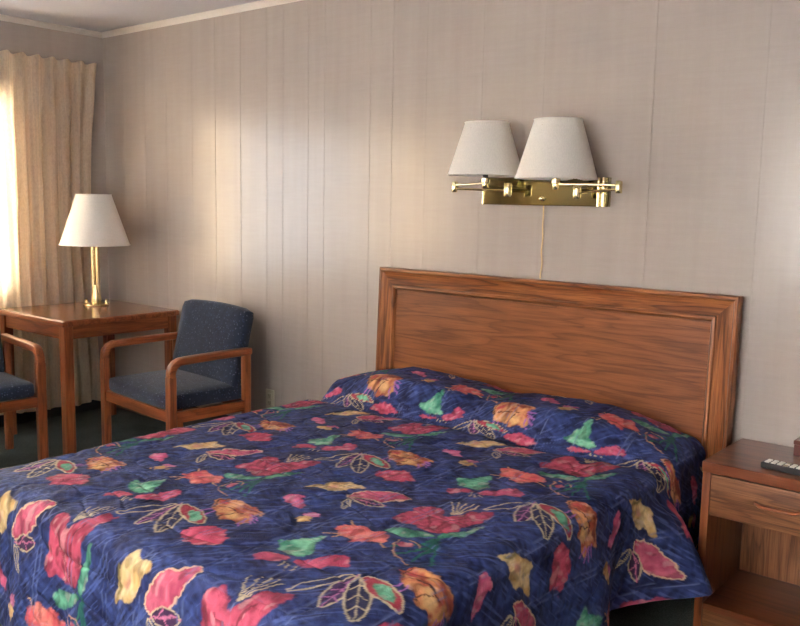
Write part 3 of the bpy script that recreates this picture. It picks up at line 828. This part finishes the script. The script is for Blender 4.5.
# store relative to the thing's own origin
OX, OY, OZ = 3.425, -1.17, ZT
co = np.stack([px.ravel() - OX, py.ravel() - OY, pz.ravel() - OZ], 1).astype(np.float32)
ii, jj = np.meshgrid(np.arange(rows - 1), np.arange(cols - 1), indexing='ij')
a = (ii * cols + jj).ravel(); quads = np.stack([a, a + 1, a + cols + 1, a + cols], 1).astype(np.int32)
me.vertices.add(NV); me.vertices.foreach_set('co', co.ravel())
me.loops.add(quads.size); me.loops.foreach_set('vertex_index', quads.ravel())
me.polygons.add(len(quads)); me.polygons.foreach_set('loop_start', np.arange(0, quads.size, 4, dtype=np.int32))
me.polygons.foreach_set('loop_total', np.full(len(quads), 4, np.int32))
me.polygons.foreach_set('use_smooth', np.ones(len(quads), bool))
me.update(calc_edges=True)
ca = me.color_attributes.new('print', 'FLOAT_COLOR', 'POINT')
ca.data.foreach_set('color', np.concatenate([np.clip(base, 0, 1), np.ones((NV, 1))], 1).astype(np.float32).ravel())
uvl = me.uv_layers.new(name='cloth')
uvv = np.stack([CS.ravel(), CT.ravel()], 1)[quads.ravel()].astype(np.float32); uvl.data.foreach_set('uv', uvv.ravel())
me.materials.append(M['spread'])
bs = link(bpy.data.objects.new('bedspread', me)); bs.location = (OX, OY, OZ)
tag(bs, 'quilted navy bedspread with pink, green and gold flowers over the bed', 'bedspread')

# ------------------------------------------------------------------ nightstand
NX, NY0, NY1 = 4.357, -.41, -.012
NT = .547 - FL
t = thing('nightstand', 'brown oak nightstand with one drawer and open shelf right of the bed', 'nightstand', (NX, NY0, FL))
NWd = .62; ND = NY1 - NY0
obj('top', B((-.002, -.006, NT - .038), (NWd + .002, ND, NT), .004, 3), M['stand'], t)
for x0 in (0, NWd - .028):
    obj('side_panel', B((x0, 0, 0), (x0 + .028, ND, NT - .038), .003), M['chair_z'], t)
obj('back_panel', B((.028, ND - .014, 0), (NWd - .028, ND - .002, NT - .040)), M['backer'], t)
zs = .035 - FL
obj('shelf', B((.028, .004, zs - .022), (NWd - .028, ND - .014, zs), .002), M['stand'], t)
obj('kick_board', B((.028, .008, .001), (NWd - .028, .026, zs - .022), .001), M['drawer'], t)
dz0, dz1 = .359 - FL, .504 - FL
d = obj('drawer', B((.031, -.002, dz0), (NWd - .031, .016, dz1), .003, 2), M['drawer'], t)
bm = box(bmesh.new(), (.040, .016, dz0 + .01), (NWd - .040, .34, dz1 - .02), .002)
obj('drawer_box', bm, M['drawer'], d)
bm = bmesh.new(); hz = .438 - FL
hp = []
for k in range(17):
    u_ = k / 16; hp.append((.185 + .14 * u_, -.006 - .022 * min(1, math.sin(PI * u_) * 2.2), hz))
tube(hp, .007, 10, bm)
obj('handle', bm, M['chair_x'], d)

# ------------------------------------------------------------------ remote control
t = thing('remote_control', 'black remote control with pale buttons on the nightstand top', 'remote control', (4.545, -.335, .5475), math.radians(-4))
obj('case', B((-.012, -.026, 0), (.190, .026, .021), .007, 3), M['black'], t)
for i in range(9):
    for j in range(3):
        mt = M['button_grey'] if (i in (3, 6) and j != 1) else M['button_white']
        x = .006 + i * .0205; y = (j - 1) * .0150
        obj('button', B((x - .0070, y - .0052, .0195), (x + .0070, y + .0052, .0245), .002, 2), mt, t)

# ------------------------------------------------------------------ maroon box
t = thing('box', 'small maroon box standing against the wall at the back of the nightstand', 'box', (4.655, -.075, .5475))
obj('body', B((-.082, -.052, 0), (.082, .052, .040), .004, 3), M['maroon'], t)
obj('lid', B((-.084, -.054, .0402), (.084, .054, .056), .005, 3), M['maroon'], t)

# ------------------------------------------------------------------ light
def area(name, loc, rot, sx, sy, energy, col, portal=False):
    l = bpy.data.lights.new(name, 'AREA'); l.shape = 'RECTANGLE'; l.size = sx; l.size_y = sy
    l.energy = energy; l.color = col
    o = link(bpy.data.objects.new(name, l)); o.location = loc; o.rotation_euler = rot; return o
area('daylight_left_window', (-.22, (WY0 + WY1) / 2, (WZ0 + WZ1) / 2), (0, -PI / 2, 0), WZ1 - WZ0, WY1 - WY0, 330, (.93, .97, 1.0))
area('rear_fill_light', ((F0 + F1) / 2, RY - .22, (FZ0 + FZ1) / 2), (PI / 2, 0, 0), F1 - F0, FZ1 - FZ0, 1080, (1.0, .95, .90))  # added fill lamp behind the camera, lifting the chair fronts and back wall
w = bpy.data.worlds.new('sky'); SC.world = w; w.use_nodes = True
w.node_tree.nodes['Background'].inputs[0].default_value = (.75, .85, 1, 1)
w.node_tree.nodes['Background'].inputs[1].default_value = .6

# ------------------------------------------------------------------ camera
yaw, pit, rol, fpx = .691173814, .127817075, .0191228878, 866.408
fwd = Vector((-math.sin(yaw) * math.cos(pit), math.cos(yaw) * math.cos(pit), -math.sin(pit)))
rt = Vector((math.cos(yaw), math.sin(yaw), 0)); up = rt.cross(fwd)
r2 = math.cos(rol) * rt + math.sin(rol) * up; u2 = -math.sin(rol) * rt + math.cos(rol) * up
cam = bpy.data.cameras.new('camera'); co_ = link(bpy.data.objects.new('camera', cam))
mt = Matrix((r2, u2, -fwd)).transposed().to_4x4(); mt.translation = Vector((5.39840263, -3.33528248, 1.41708810))
co_.matrix_world = mt
cam.sensor_width = 36; cam.sensor_fit = 'HORIZONTAL'; cam.lens = fpx / 800 * 36; cam.clip_start = .05
SC.camera = co_
SC.view_settings.view_transform = 'Standard'; SC.view_settings.look = 'None'
SC.view_settings.gamma = 1; SC.view_settings.use_curve_mapping = False
SC.view_settings.exposure = 1.12
